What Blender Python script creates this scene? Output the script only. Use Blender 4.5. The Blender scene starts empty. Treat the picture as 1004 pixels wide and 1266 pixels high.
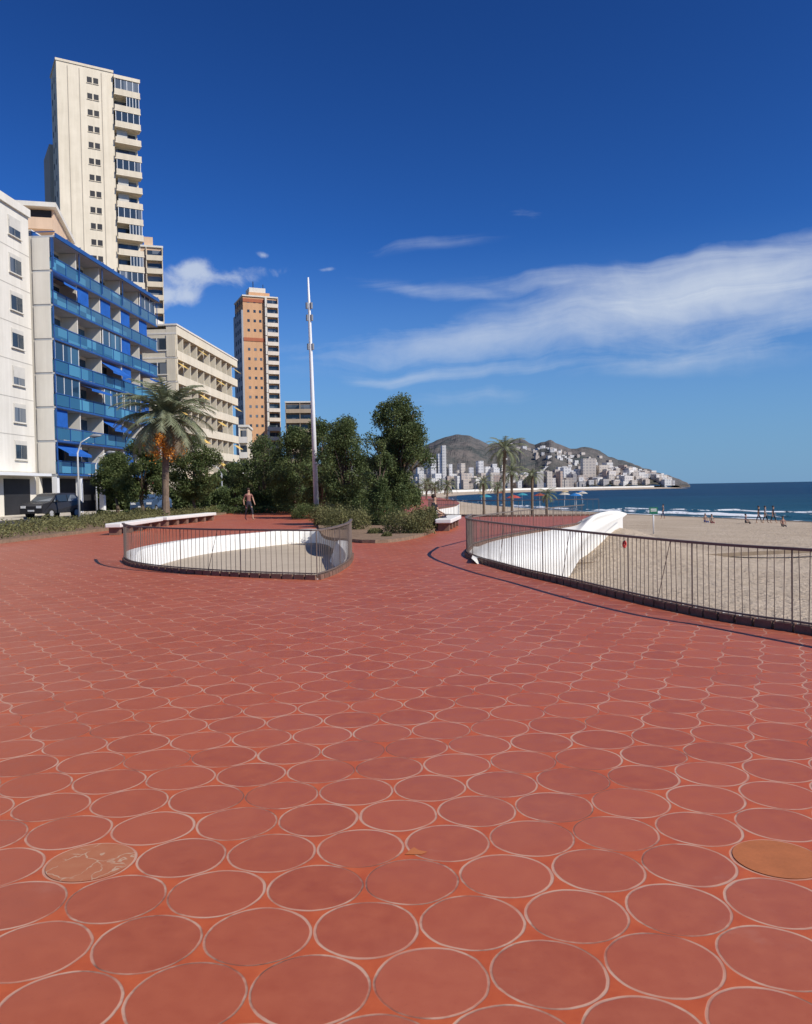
import bpy, math, random
import numpy as np
from mathutils import Vector, Matrix, noise
from mathutils.geometry import tessellate_polygon
random.seed(7); rng=np.random.default_rng(11)
scene=bpy.context.scene
COL=scene.collection
# ------------------------------------------------ camera / survey
H=1.6; F=1006.0; PITCH=math.radians(1.65); ROLL=math.radians(1.0)
R0=Vector((1,0,0)); U0=Vector((0,math.sin(PITCH),math.cos(PITCH))); F0=Vector((0,math.cos(PITCH),-math.sin(PITCH)))
cr,sr=math.cos(ROLL),math.sin(ROLL)
def ray(px,py):
    u=px-502; v=633-py
    return R0*(u*cr+v*sr)+U0*(-u*sr+v*cr)+F0*F
def G(px,py,z=0.0):
    d=ray(px,py); t=(z-H)/d.z
    return Vector((d.x*t,d.y*t,z))
def D(px,py,Y):
    d=ray(px,py); t=Y/d.y
    return Vector((d.x*t,Y,H+d.z*t))
cam_d=bpy.data.cameras.new("camera"); cam=bpy.data.objects.new("camera",cam_d); COL.objects.link(cam)
right=R0*cr-U0*sr; up=R0*sr+U0*cr; back=-F0
M=Matrix((right,up,back)).transposed().to_4x4(); M.translation=Vector((0,0,H)); cam.matrix_world=M
cam_d.sensor_fit='HORIZONTAL'; cam_d.sensor_width=36; cam_d.lens=36*F/1004; cam_d.clip_end=60000; cam_d.clip_start=.05
scene.camera=cam
scene.view_settings.view_transform='Standard'; scene.view_settings.look='None'; scene.view_settings.exposure=0
# ------------------------------------------------ node helpers
class NT:
    def __init__(s,tree): s.t=tree; s.n=tree.nodes; s.l=tree.links
    def new(s,t,**k):
        n=s.n.new(t)
        for a,b in k.items(): setattr(n,a,b)
        return n
    def link(s,a,b): s.l.new(a,b)
    def _set(s,inp,v):
        if isinstance(v,bpy.types.NodeSocket): s.link(v,inp)
        else: inp.default_value=v
    def math(s,op,a,b=0.0,c=None,clamp=False):
        n=s.new('ShaderNodeMath',operation=op); n.use_clamp=clamp
        s._set(n.inputs[0],a); s._set(n.inputs[1],b)
        if c is not None: s._set(n.inputs[2],c)
        return n.outputs[0]
    def vm(s,op,a,b=None,c=None,scale=None):
        n=s.new('ShaderNodeVectorMath',operation=op); s._set(n.inputs[0],a)
        if b is not None: s._set(n.inputs[1],b)
        if c is not None: s._set(n.inputs[2],c)
        if scale is not None: s._set(n.inputs['Scale'],scale)
        return n.outputs['Value'] if op in('DOT_PRODUCT','LENGTH','DISTANCE') else n.outputs[0]
    def mr(s,v,a,b,c=0.0,d=1.0,smooth=False):
        n=s.new('ShaderNodeMapRange'); n.interpolation_type='SMOOTHSTEP' if smooth else 'LINEAR'
        s._set(n.inputs[0],v)
        for i,x in enumerate((a,b,c,d)): s._set(n.inputs[i+1],x)
        return n.outputs[0]
    def noise(s,vec,scale,detail=4,rough=.5,dist=0):
        n=s.new('ShaderNodeTexNoise'); 
        if vec is not None: s.link(vec,n.inputs['Vector'])
        n.inputs['Scale'].default_value=scale; n.inputs['Detail'].default_value=detail
        n.inputs['Roughness'].default_value=rough; n.inputs['Distortion'].default_value=dist
        return n.outputs['Fac']
    def mix(s,f,a,b,blend='MIX'):
        n=s.new('ShaderNodeMix',data_type='RGBA',blend_type=blend)
        s._set(n.inputs[0],f)
        for i,x in ((6,a),(7,b)):
            if isinstance(x,(tuple,list)): n.inputs[i].default_value=(x[0],x[1],x[2],1)
            else: s.link(x,n.inputs[i])
        return n.outputs[2]
MATS={}
def newmat(name):
    m=bpy.data.materials.new(name); m.use_nodes=True
    t=NT(m.node_tree); b=m.node_tree.nodes['Principled BSDF']
    return m,t,b
def mat(name,c,rough=.7,spec=.3,var=.12,scale=1.5,metal=0,bump=0.0,bscale=20):
    if name in MATS: return MATS[name]
    m,t,b=newmat(name)
    pos=t.new('ShaderNodeNewGeometry').outputs['Position']
    n1=t.noise(pos,scale,4,.6); n2=t.noise(pos,scale*9,2,.6)
    f=t.math('ADD',t.math('MULTIPLY',n1,.65),t.math('MULTIPLY',n2,.35))
    f=t.mr(f,.3,.7)
    lo=tuple(x*(1-var) for x in c); hi=tuple(min(x*(1+var),.95) for x in c)
    t.link(t.mix(f,lo,hi),b.inputs['Base Color'])
    b.inputs['Roughness'].default_value=rough; b.inputs['Specular IOR Level'].default_value=spec; b.inputs['Metallic'].default_value=metal
    if bump>0:
        bn=t.new('ShaderNodeBump'); bn.inputs['Strength'].default_value=bump; bn.inputs['Distance'].default_value=.02
        t.link(t.noise(pos,bscale,5,.65),bn.inputs['Height']); t.link(bn.outputs[0],b.inputs['Normal'])
    MATS[name]=m; return m
def wallmat(name,c,var=.1):
    """render/plaster wall with rain streaks"""
    if name in MATS: return MATS[name]
    m,t,b=newmat(name)
    pos=t.new('ShaderNodeNewGeometry').outputs['Position']
    st=t.noise(t.vm('MULTIPLY',pos,(1.6,1.6,.09)),1.0,4,.7)
    n1=t.noise(pos,.5,4,.6)
    f=t.mr(t.math('ADD',t.math('MULTIPLY',st,.6),t.math('MULTIPLY',n1,.4)),.35,.65)
    lo=(c[0]*(1-var*1.3),c[1]*(1-var*1.4),c[2]*(1-var*1.6)); hi=tuple(min(x*(1+var*.5),.9) for x in c)
    t.link(t.mix(f,lo,hi),b.inputs['Base Color']); b.inputs['Roughness'].default_value=.85; b.inputs['Specular IOR Level'].default_value=.2
    MATS[name]=m; return m
def glassmat(name,c=(.03,.045,.06),c2=(.16,.18,.2)):
    if name in MATS: return MATS[name]
    m,t,b=newmat(name)
    pos=t.new('ShaderNodeNewGeometry').outputs['Position']
    wn=t.new('ShaderNodeTexWhiteNoise'); t.link(t.vm('FLOOR',t.vm('MULTIPLY',pos,(.6,.6,.36))),wn.inputs[0])
    t.link(t.mix(t.mr(wn.outputs[0],.55,.9),c,c2),b.inputs['Base Color'])
    b.inputs['Roughness'].default_value=.12; b.inputs['Specular IOR Level'].default_value=.6
    MATS[name]=m; return m
def foliage(name,dark,light,trans=.3):
    if name in MATS: return MATS[name]
    m=bpy.data.materials.new(name); m.use_nodes=True; t=NT(m.node_tree); b=m.node_tree.nodes['Principled BSDF']; out=m.node_tree.nodes['Material Output']
    pos=t.new('ShaderNodeNewGeometry').outputs['Position']
    f=t.math('ADD',t.math('MULTIPLY',t.noise(pos,1.3,2),.55),t.math('MULTIPLY',t.noise(pos,14,1),.45))
    c=t.mix(t.mr(f,.36,.64),dark,light)
    t.link(c,b.inputs['Base Color']); b.inputs['Roughness'].default_value=.6; b.inputs['Specular IOR Level'].default_value=.25
    tr=t.new('ShaderNodeBsdfTranslucent'); t.link(c,tr.inputs[0])
    mx=t.new('ShaderNodeMixShader'); mx.inputs[0].default_value=trans
    t.link(b.outputs[0],mx.inputs[1]); t.link(tr.outputs[0],mx.inputs[2]); t.link(mx.outputs[0],out.inputs[0])
    MATS[name]=m; return m
# ------------------------------------------------ mesh helpers
def mesh_obj(name,verts,faces,m,parent=None,smooth=False):
    me=bpy.data.meshes.new(name); me.from_pydata([tuple(v) for v in verts],[],faces); me.update()
    o=bpy.data.objects.new(name,me); COL.objects.link(o)
    if m: me.materials.append(m)
    if parent: o.parent=parent
    if smooth:
        for p in me.polygons: p.use_smooth=True
    return o
def empty(name):
    e=bpy.data.objects.new(name,None); COL.objects.link(e); e.empty_display_size=.1; return e
class Asm:
    """named assembly: an Empty with one mesh per part; boxes in a facade frame (s along, n outward, z up)"""
    def __init__(s,name,o=(0,0,0),a=(1,0,0),n=(0,-1,0)):
        s.root=empty(name); s.o=Vector(o); s.a=Vector(a).normalized(); s.nn=Vector(n).normalized(); s.p={}
    def part(s,p,m): return s.p.setdefault(p,(m,[],[]))
    def P(s,x,n,z): return s.o+s.a*x+s.nn*n+Vector((0,0,z))
    def box(s,p,m,s0,s1,n0,n1,z0,z1):
        _,V,Fc=s.part(p,m); k=len(V)
        V+= [s.P(x,n,z) for z in(z0,z1) for n in(n0,n1) for x in(s0,s1)]
        for f in((0,2,3,1),(4,5,7,6),(0,1,5,4),(2,6,7,3),(0,4,6,2),(1,3,7,5)): Fc.append(tuple(k+i for i in f))
    def poly(s,p,m,pts):
        _,V,Fc=s.part(p,m); k=len(V); V+=[s.P(*q) for q in pts]; Fc.append(tuple(range(k,k+len(pts))))
    def tube(s,p,m,pts,rad,seg=8):
        _,V,Fc=s.part(p,m); pts=[Vector(q) for q in pts]; k0=len(V)
        for i,q in enumerate(pts):
            d=(pts[min(i+1,len(pts)-1)]-pts[max(i-1,0)]).normalized()
            x=d.orthogonal().normalized() if abs(d.z)<.9 else Vector((1,0,0)); y=d.cross(x).normalized(); x=y.cross(d)
            r=rad[i] if isinstance(rad,(list,tuple)) else rad
            for j in range(seg):
                an=2*math.pi*j/seg; V.append(q+x*math.cos(an)*r+y*math.sin(an)*r)
        for i in range(len(pts)-1):
            for j in range(seg):
                a=k0+i*seg+j; b=k0+i*seg+(j+1)%seg; Fc.append((a,b,b+seg,a+seg))
        Fc.append(tuple(k0+j for j in range(seg))[::-1]); e=k0+(len(pts)-1)*seg; Fc.append(tuple(e+j for j in range(seg)))
    def done(s,smooth=()):
        for p,(m,V,Fc) in s.p.items(): mesh_obj(p,V,Fc,m,s.root,p in smooth)
        return s.root
def spline(pts,closed=False,step=.15):
    pts=[Vector(p) for p in pts]; n=len(pts); out=[]
    for i in range(n if closed else n-1):
        p1=pts[i];p2=pts[(i+1)%n]
        p0=pts[(i-1)%n] if(closed or i>0) else p1*2-p2
        p3=pts[(i+2)%n] if(closed or i<n-2) else p2*2-p1
        k=max(2,int((p2-p1).length/step))
        for j in range(k):
            t=j/k
            out.append(.5*((2*p1)+(p2-p0)*t+(2*p0-5*p1+4*p2-p3)*t*t+(3*p1-p0-3*p2+p3)*t**3))
    if not closed: out.append(pts[-1])
    return out
def resample(pts,step):
    out=[pts[0].copy()]; acc=0
    for a,b in zip(pts[:-1],pts[1:]):
        L=(b-a).length; 
        while acc+L>=step and L>1e-9:
            t=(step-acc)/L; a=a.lerp(b,t); out.append(a.copy()); L=(b-a).length; acc=0
        acc+=L
    return out
def polysheet(name,outer,holes,z,m):
    loops=[[Vector((p[0],p[1],0)) for p in l] for l in [outer]+holes]
    tris=tessellate_polygon(loops); allp=[p for l in loops for p in l]
    o=mesh_obj(name,[(p.x,p.y,z) for p in allp],[tuple(t) for t in tris],m)
    me=o.data
    if me.polygons and sum(p.normal.z for p in me.polygons)<0: me.flip_normals()
    return o
# ------------------------------------------------ light & sky
SUN=Vector((.85,-.50,.86)).normalized()
sd=bpy.data.lights.new("sun",'SUN'); sd.energy=4.8; sd.angle=math.radians(.5); sd.color=(1,.94,.85)
so=bpy.data.objects.new("sun",sd); COL.objects.link(so); so.rotation_euler=SUN.to_track_quat('Z','Y').to_euler(); so.location=(50,-30,60)
w=bpy.data.worlds.new("World"); scene.world=w; w.use_nodes=True; t=NT(w.node_tree)
bg=w.node_tree.nodes['Background']
sky=t.new('ShaderNodeTexSky'); sky.sky_type='NISHITA'; sky.sun_disc=False
sky.sun_elevation=math.asin(SUN.z); sky.sun_rotation=math.atan2(SUN.x,SUN.y)
sky.air_density=1.0; sky.dust_density=.25; sky.ozone_density=4.0; sky.altitude=0
gm=t.new('ShaderNodeGamma'); t.link(t.vm('SCALE',sky.outputs[0],scale=.1),gm.inputs[0]); gm.inputs[1].default_value=1.6
skyc=t.mix(1.0,gm.outputs[0],(.55,1.08,1.62),'MULTIPLY')
dirv=t.new('ShaderNodeTexCoord').outputs['Generated']
sx=t.new('ShaderNodeSeparateXYZ'); t.link(dirv,sx.inputs[0])
skyc=t.mix(t.mr(sx.outputs[2],.0,.30,.85,0,True),skyc,(.19,.35,.58))
yy=t.math('MAXIMUM',sx.outputs[1],.02)
cb=t.new('ShaderNodeCombineXYZ'); t.link(t.math('DIVIDE',sx.outputs[0],yy),cb.inputs[0]); t.link(t.math('DIVIDE',sx.outputs[2],yy),cb.inputs[1])
uv=cb.outputs[0]
warp=t.new('ShaderNodeTexNoise'); t.link(uv,warp.inputs['Vector']); warp.inputs['Scale'].default_value=6; warp.inputs['Detail'].default_value=3
uvw=t.vm('ADD',uv,t.vm('SCALE',t.vm('SUBTRACT',warp.outputs['Color'],(.5,.5,.5)),scale=.055))
def ell(px,py,rx,ry,ang,amp):
    d=ray(px,py); c=(d.x/d.y,d.z/d.y,0); a=math.radians(ang)
    e1=(math.cos(a)*F/rx,math.sin(a)*F/rx,0); e2=(-math.sin(a)*F/ry,math.cos(a)*F/ry,0)
    q=t.vm('SUBTRACT',uvw,c); x=t.vm('DOT_PRODUCT',q,e1); y=t.vm('DOT_PRODUCT',q,e2)
    l=t.math('SQRT',t.math('ADD',t.math('MULTIPLY',x,x),t.math('MULTIPLY',y,y)))
    return t.mr(l,0.0,1.0,amp,0.0,True)
def addall(l):
    r=l[0]
    for x in l[1:]: r=t.math('ADD',r,x)
    return r
cir=addall([ell(880,345,290,56,6,.9),ell(1030,322,300,56,2,.6),ell(950,385,330,62,2,.65),ell(720,395,330,50,7,.6),ell(560,430,330,44,4,.48),ell(700,345,190,24,2,.5),ell(540,358,140,16,-8,.42),
            ell(490,472,100,11,2,.5),ell(590,462,150,12,3,.42),ell(645,262,60,16,-5,.36),ell(530,300,110,12,5,.26),ell(590,487,160,16,4,.3),ell(830,445,280,30,3,.35)])
ca=math.radians(5)
fr=t.new('ShaderNodeCombineXYZ')
t.link(t.vm('DOT_PRODUCT',uvw,(math.cos(ca)*2.8,math.sin(ca)*2.8,0)),fr.inputs[0]); t.link(t.vm('DOT_PRODUCT',uvw,(-math.sin(ca)*22,math.cos(ca)*22,0)),fr.inputs[1])
n1=t.noise(fr.outputs[0],1.3,8,.62,.8); n2=t.noise(uvw,34,5,.6,.3)
nn=t.math('ADD',t.math('MULTIPLY',n1,.8),t.math('MULTIPLY',n2,.2))
cd=t.mr(t.math('ADD',cir,t.math('MULTIPLY',t.math('SUBTRACT',nn,.5),1.9)),.08,1.5,0,.9)
cd=t.math('MULTIPLY',cd,t.mr(cir,0.0,.3))
cum=addall([ell(225,350,66,34,0,1.1),ell(212,374,66,20,0,.9),ell(296,348,62,22,5,.75),ell(240,332,34,20,0,.6),ell(322,313,14,8,0,.6),ell(400,334,20,5,0,.5),ell(335,335,50,12,0,.4)])
n3=t.noise(uvw,22,7,.62,.3)
cu=t.mr(t.math('ADD',cum,t.math('MULTIPLY',t.math('SUBTRACT',n3,.5),2.1)),.22,1.2,0,.75,True)
cu=t.math('MULTIPLY',cu,t.mr(cum,0.0,.3))
dens=t.math('MULTIPLY',t.math('MAXIMUM',cd,cu),t.math('GREATER_THAN',sx.outputs[1],.05))
fin=t.mix(dens,skyc,(.62,.69,.80))
t.link(fin,bg.inputs[0]); bg.inputs[1].default_value=1.0
# ------------------------------------------------ paving material
m_pave,t,b=newmat("red_circle_tile_paving")
pos=t.new('ShaderNodeNewGeometry').outputs['Position']
A=math.radians(5); PI_=.391; OX,OY=.055,2.60
q=t.vm('SUBTRACT',pos,(OX,OY,0))
cx=t.new('ShaderNodeCombineXYZ')
t.link(t.vm('DOT_PRODUCT',q,(math.cos(A)/PI_,math.sin(A)/PI_,0)),cx.inputs[0]); t.link(t.vm('DOT_PRODUCT',q,(-math.sin(A)/PI_,math.cos(A)/PI_,0)),cx.inputs[1])
pn=t.new('ShaderNodeTexNoise'); t.link(pos,pn.inputs['Vector']); pn.inputs['Scale'].default_value=3.2; pn.inputs['Detail'].default_value=3
pw=t.vm('ADD',cx.outputs[0],t.vm('MULTIPLY',t.vm('SUBTRACT',pn.outputs['Color'],(.5,.5,.5)),(.075,.075,0)))
r3=math.sqrt(3)
ga=t.vm('WRAP',t.vm('SUBTRACT',pw,(.5,r3/2,0)),(.5,r3/2,5),(-.5,-r3/2,-5))
gb=t.vm('WRAP',pw,(.5,r3/2,5),(-.5,-r3/2,-5))
la=t.vm('LENGTH',ga); lb=t.vm('LENGTH',gb)
sel=t.math('LESS_THAN',lb,la)
mv=t.new('ShaderNodeMix',data_type='VECTOR'); t.link(sel,mv.inputs[0]); t.link(ga,mv.inputs[4]); t.link(gb,mv.inputs[5])
dmin=t.math('MINIMUM',la,lb)
cid=t.vm('SUBTRACT',pw,mv.outputs[1])
wn=t.new('ShaderNodeTexWhiteNoise'); wn.noise_dimensions='2D'; t.link(t.vm('FLOOR',t.vm('ADD',t.vm('MULTIPLY',cid,(2,2/r3*1.0,0)),(.5,.5,0))),wn.inputs[0])
rv=wn.outputs[0]
nf=t.noise(pos,9,6,.65); nl=t.noise(pos,.35,4,.6); ng=t.noise(pos,260,2,.5)
tile=t.mix(rv,(.335,.074,.033),(.405,.094,.042))
tile=t.mix(t.mr(nf,.35,.7,0,.5),tile,(.46,.125,.06))
tile=t.mix(t.mr(nl,.45,.75,0,.4),tile,(.42,.15,.10))
tile=t.mix(t.mr(t.noise(pos,45,4,.7),.60,.8,0,.4),tile,(.22,.05,.025))
tile=t.mix(t.mr(t.noise(pos,1.1,6,.75),.60,.72,0,.25),tile,(.48,.22,.15))
tri=t.mix(t.mr(nf,.3,.7),(.42,.075,.022),(.52,.11,.035))
ngr=t.noise(pos,1.7,5,.7)
grw=t.mr(ngr,.35,.65,.009,.023)
edge=t.math('SUBTRACT',.486,grw)
outr=t.math('ADD',.486,t.math('MULTIPLY',grw,.45))
base=t.mix(t.math('GREATER_THAN',dmin,outr),tile,tri)
g=t.math('MULTIPLY',t.mr(dmin,t.math('SUBTRACT',edge,.005),t.math('ADD',edge,.005)),t.mr(dmin,t.math('SUBTRACT',outr,.003),t.math('ADD',outr,.005),1,0))
gc=t.mix(t.mr(ngr,.38,.50),(.17,.085,.055),(.54,.33,.23))
base=t.mix(t.math('MULTIPLY',g,t.mr(t.noise(pos,7,3),.3,.6,.4,.95)),base,gc)
t.link(base,b.inputs['Base Color'])
t.link(t.mr(nf,.3,.7,.42,.6),b.inputs['Roughness']); b.inputs['Specular IOR Level'].default_value=.38
hgt=t.math('ADD',t.math('MULTIPLY',g,-1.0),t.math('MULTIPLY',ng,.12))
bn=t.new('ShaderNodeBump'); bn.inputs['Strength'].default_value=.35; bn.inputs['Distance'].default_value=.003
t.link(hgt,bn.inputs['Height']); t.link(bn.outputs[0],b.inputs['Normal'])
# ------------------------------------------------ common materials
WHITE=mat("white_concrete",(.74,.72,.66),.7,.3,.09,.8,bump=.15)
SANDFLOOR=mat("beige_pavement",(.47,.39,.29),.85,.2,.12,1.2)
BRONZE=mat("bronze_railing_paint",(.15,.115,.09),.5,.4,.25,3)
BRICKB=mat("rail_base_brown",(.19,.11,.075),.7,.3,.35,5)
ASPH=mat("asphalt",(.055,.055,.057),.9,.2,.2,2,bump=.2)
SOIL=mat("mulch_soil",(.24,.165,.11),.95,.1,.4,6,bump=.8,bscale=30)
STONE=mat("pale_kerb_stone",(.5,.45,.37),.8,.2,.12,2)
GLASS=glassmat("window_glass")
WPAINT=mat("white_paint",(.78,.78,.76),.45,.4,.05,2)
DARK=mat("dark_opening",(.025,.025,.028),.6,.3,.3,1)
BARK=mat("bark",(.14,.105,.075),.95,.1,.35,8,bump=.8)
LGREY=mat("lamp_grey",(.25,.26,.27),.4,.5)
# ------------------------------------------------ seaside edge of promenade
near_px=[(1003,784),(950,776),(900,768),(850,758),(800,747),(750,735),(700,722.5),(650,711),(610,700),(588,693)]
near=[G(x,y) for x,y in near_px]
lead=[Vector((13,-25,0)),Vector((8.6,-6,0)),Vector((6.3,3.2,0)),Vector((5.1,6.5,0))]
tip=[G(577,686),G(584,677)]
far_px=[(612,669),(650,661),(690,654),(722,649)]
farside=[G(x,y) for x,y in far_px]
crest=[G(750,644.5),G(766,641.5)]
c=crest[-1]
back_e=[c+Vector((.6,2.0,0)),c+Vector((.1,4.5,0)),Vector((7.2,43,0)),Vector((3.6,44.5,0)),Vector((1.6,49,0)),Vector((1.9,58,0)),Vector((4.5,72,0)),Vector((6,100,0)),Vector((5,160,0))]
edge_ctrl=lead+near+tip+farside+crest+back_e
seaside=spline(edge_ctrl,False,.4)
far_coast=[Vector(p+(0,)) for p in [(1,300),(6,420),(30,560),(75,700),(150,800),(262,858)]]
ring_px=[(153,690),(161,681),(200,672.5),(250,665.5),(320,659),(375,655),(405,656),(425,664),(434,680),(433,695),(418,707)]
ring_ctrl=[G(x,y) for x,y in ring_px]
corner=G(393,717)
nearside=[G(380,716.5),G(340,715.2),G(300,713.4),G(250,710.5),G(200,706),G(168,701),G(156,696)]
ring_closed=spline(ring_ctrl+[G(405,713)],False,.3)+[corner]+spline(nearside,False,.3)
left_edge=[Vector((1,160,0)),Vector((-14,120,0)),Vector((-13,60,0)),Vector((-13,35,0)),Vector((-13.6,27,0)),Vector((-15.5,15,0)),Vector((-18,-25,0))]
pave=polysheet("paving",seaside+left_edge,[ring_closed],0.0,m_pave)
land_m=mat("land_ground",(.16,.14,.10),.95,.1,.3,.05)
polysheet("ground",seaside+far_coast+[Vector((-2500,2500,0)),Vector((-2500,-25,0))],[ring_closed],-.03,land_m)
mesh_obj("seabed",[(-3e4,-2e4,-7),(4e4,-2e4,-7),(4e4,5e4,-7),(-3e4,5e4,-7)],[(0,1,2,3)],mat("seabed_sand",(.2,.18,.12)))
V=[];Fc=[]
full=seaside+far_coast
for p in full: V+=[(p.x,p.y,0.0),(p.x,p.y,-2.2)]
for i in range(len(full)-1): Fc.append((2*i,2*i+2,2*i+3,2*i+1))
mesh_obj("promenade_retaining_wall",V,Fc,WHITE)
# oval sunken court
A_=Asm("sunken_court")
n=len(ring_closed); _,V,Fc=A_.part("court_wall",WHITE)
cen=sum(ring_closed,Vector())/n
for p in ring_closed:
    dd=(cen-p).normalized(); inn=p+dd*.32
    V+=[Vector((p.x,p.y,.03)),Vector((inn.x,inn.y,.03)),Vector((inn.x,inn.y,-.12))+dd*.1,Vector((inn.x,inn.y,-.52))+dd*.25,Vector((p.x,p.y,-.0))]
for i in range(n):
    j=(i+1)%n
    for k in range(3): Fc.append((5*i+k,5*j+k,5*j+k+1,5*i+k+1))
    Fc.append((5*i+4,5*j+4,5*j,5*i))
_,V,Fc=A_.part("court_floor",SANDFLOOR)
inner=[p+(cen-p).normalized()*.3 for p in ring_closed]
tr=tessellate_polygon([[Vector((p.x,p.y,0)) for p in inner]])
V+=[Vector((p.x,p.y,-.5)) for p in inner]; Fc+=[tuple(x) for x in tr]
A_.done()
def byparam(l,n=64):
    k=len(l); out=[]
    for i in range(n):
        s=i/(n-1)*(k-1); j=min(int(s),k-2); tt=s-j
        p1,p2=l[j],l[j+1]; p0=l[j-1] if j>0 else p1*2-p2; p3=l[j+2] if j<k-2 else p2*2-p1
        out.append(.5*((2*p1)+(p2-p0)*tt+(2*p0-5*p1+4*p2-p3)*tt*tt+(3*p1-p0-3*p2+p3)*tt**3))
    return out
# white wave wall on the far side of the notch
A_=Asm("white_wave_wall"); _,V,Fc=A_.part("wave_shell",WHITE)
T=[(581,684,0),(612,669,0),(650,661,0),(690,654,.0),(716,648,.06)]
Tp=[G(x,y,z)+Vector((0,0,.02)) for x,y,z in T]+[D(733,638.5,32.2),D(748,633,34),D(762,631.5,36),D(775,634.5,37.4)]
Bp=[D(588,693,17.2),D(615,699,18.5),D(645,705,20.5),D(673,712,23.5),D(691,716,26),D(706,694,28.5),D(724,670,31),D(750,650,34.2),D(775,636,37.5)]
Mp=[D(583,690,17.1),D(611,688,18.6),D(645,684,21.5),D(678,676,25),D(700,668,28),D(720,655,30.5),D(737,646,33),D(757,639.5,35.4),D(775,635.2,37.5)]
Ts,Ms,Bs=byparam(Tp),byparam(Mp),byparam(Bp)
rows=[]
for i,(a,m_,b_) in enumerate(zip(Ts,Ms,Bs)):
    k=1-(i/63)**4; bk=a+Vector((-.1,.6*k,-.04*k)); g_=k
    rows.append([bk+Vector((0,0,-.5*k)),bk,a,a.lerp(m_,.5)+Vector((.05,-.05,.03))*g_,m_,m_+Vector((.10,-.20,-.10))*g_,m_.lerp(b_,.5)+Vector((.1,-.12,-.10))*g_,b_,b_+Vector((0,0,-.5*k))])
w_=len(rows[0])
for c_ in rows: V+=c_
for i in range(len(rows)-1):
    for k in range(w_-1): Fc.append((i*w_+k,(i+1)*w_+k,(i+1)*w_+k+1,i*w_+k+1))
A_.done(smooth=("wave_shell",))
def lip(name,path,off,width,z):
    V=[];Fc=[]
    for i,p in enumerate(path):
        d=(path[min(i+1,len(path)-1)]-path[max(i-1,0)]).normalized(); nrm=Vector((d.y,-d.x,0))
        a=p+nrm*off; b_=p+nrm*(off+width)
        V+=[(a.x,a.y,z),(b_.x,b_.y,z-.02),(b_.x,b_.y,z-.35)]
    for i in range(len(path)-1):
        for k in(0,1): Fc.append((3*i+k,3*i+3+k,3*i+4+k,3*i+1+k))
    mesh_obj(name,V,Fc,WHITE)
near_path=spline(lead+near+tip,False,.15)
lip("white_concrete_lip",near_path,.0,.42,.03)
# ------------------------------------------------ railings
def railing(name,path,h=.86,step=.105,diag=True):
    path=resample(path,.02)
    A_=Asm(name)
    def ribbon(part,m,z0,z1,wd,sub):
        _,V,Fc=A_.part(part,m); pp=path[::sub]+[path[-1]]
        for i,p in enumerate(pp):
            d=(pp[min(i+1,len(pp)-1)]-pp[max(i-1,0)]).normalized(); nr=Vector((d.y,-d.x,0))*wd/2
            V+=[p-nr+Vector((0,0,z0)),p+nr+Vector((0,0,z0)),p+nr+Vector((0,0,z1)),p-nr+Vector((0,0,z1))]
        for i in range(len(pp)-1):
            for k in range(4): Fc.append((4*i+k,4*i+(k+1)%4,4*i+4+(k+1)%4,4*i+4+k))
        Fc.append((0,1,2,3)); e=4*(len(pp)-1); Fc.append((e+3,e+2,e+1,e))
    ribbon("handrail",BRONZE,h,h+.03,.06,8)
    ribbon("bottom_rail",BRONZE,.10,.12,.03,8)
    k=int(.24/.02)
    for i in range(0,len(path)-k,k):
        a,b_=path[i],path[i+k-1]; d=(b_-a).normalized(); 
        A_.a=d; A_.nn=Vector((d.y,-d.x,0)); A_.o=a
        A_.box("base_blocks",BRICKB,.012,(b_-a).length-.005,-.05,.05,.0,.085)
    A_.o=Vector((0,0,0)); sp=max(1,int(step/.02))
    for i in range(0,len(path),sp):
        p=path[i]; d=(path[min(i+1,len(path)-1)]-path[max(i-1,0)]).normalized()
        lean=d*random.uniform(-.02,.02); r=.005
        if (i//sp)%14==0: r=.010; lean=Vector()
        A_.tube("bars",BRONZE,[p+Vector((0,0,.06)),p+lean+Vector((0,0,h))],r,4)
        if diag and (i//sp)%28==7: A_.tube("bars",BRONZE,[p+Vector((0,0,.08)),p-d*.28+Vector((0,0,h))],r,4)
    return A_.done()
rail_near=spline(lead[1:]+near+tip,False,.1)
railing("promenade_railing",rail_near,h=.87)
railing("promenade_railing",spline([tip[-1]]+farside,False,.1),step=.16,h=.80)
crail=spline([G(425,664),G(434,680),G(433,695),G(418,707),G(405,713)],False,.2)+[corner]+spline(nearside+[G(153,690),G(158,683)],False,.2)
railing("court_railing",[p for p in crail if p.y<19.5],step=.125,h=.87)
railing("promenade_railing",spline(back_e[1:7],False,.2),step=.3,diag=False)
# ------------------------------------------------ special tiles
def snap(px,py):
    p=G(px,py)-Vector((OX,OY,0)); x=(p.x*math.cos(A)+p.y*math.sin(A))/PI_; y=(-p.x*math.sin(A)+p.y*math.cos(A))/PI_
    best=None
    for k in(0,1):
        cx_=round(x-.5*k)+.5*k; cy_=(round(y/r3-.5*k)+.5*k)*r3
        dd=(cx_-x)**2+(cy_-y)**2
        if best is None or dd<best[0]: best=(dd,cx_,cy_)
    x,y=best[1]*PI_,best[2]*PI_
    return Vector((OX+x*math.cos(A)-y*math.sin(A),OY+x*math.sin(A)+y*math.cos(A),.003))
def disc(name,c,r,m,z=.003):
    mesh_obj(name,[(c.x+r*math.cos(a*math.pi/24),c.y+r*math.sin(a*math.pi/24),z) for a in range(48)],[tuple(range(48))],m)
disc("replacement_tile",snap(962,1052),PI_*.462,mat("ochre_tile",(.42,.135,.045),.6,.3,.15,8))
m_b,t,b=newmat("broken_tile")
pos=t.new('ShaderNodeNewGeometry').outputs['Position']
wq=t.new('ShaderNodeTexNoise'); t.link(pos,wq.inputs['Vector']); wq.inputs['Scale'].default_value=14
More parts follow.
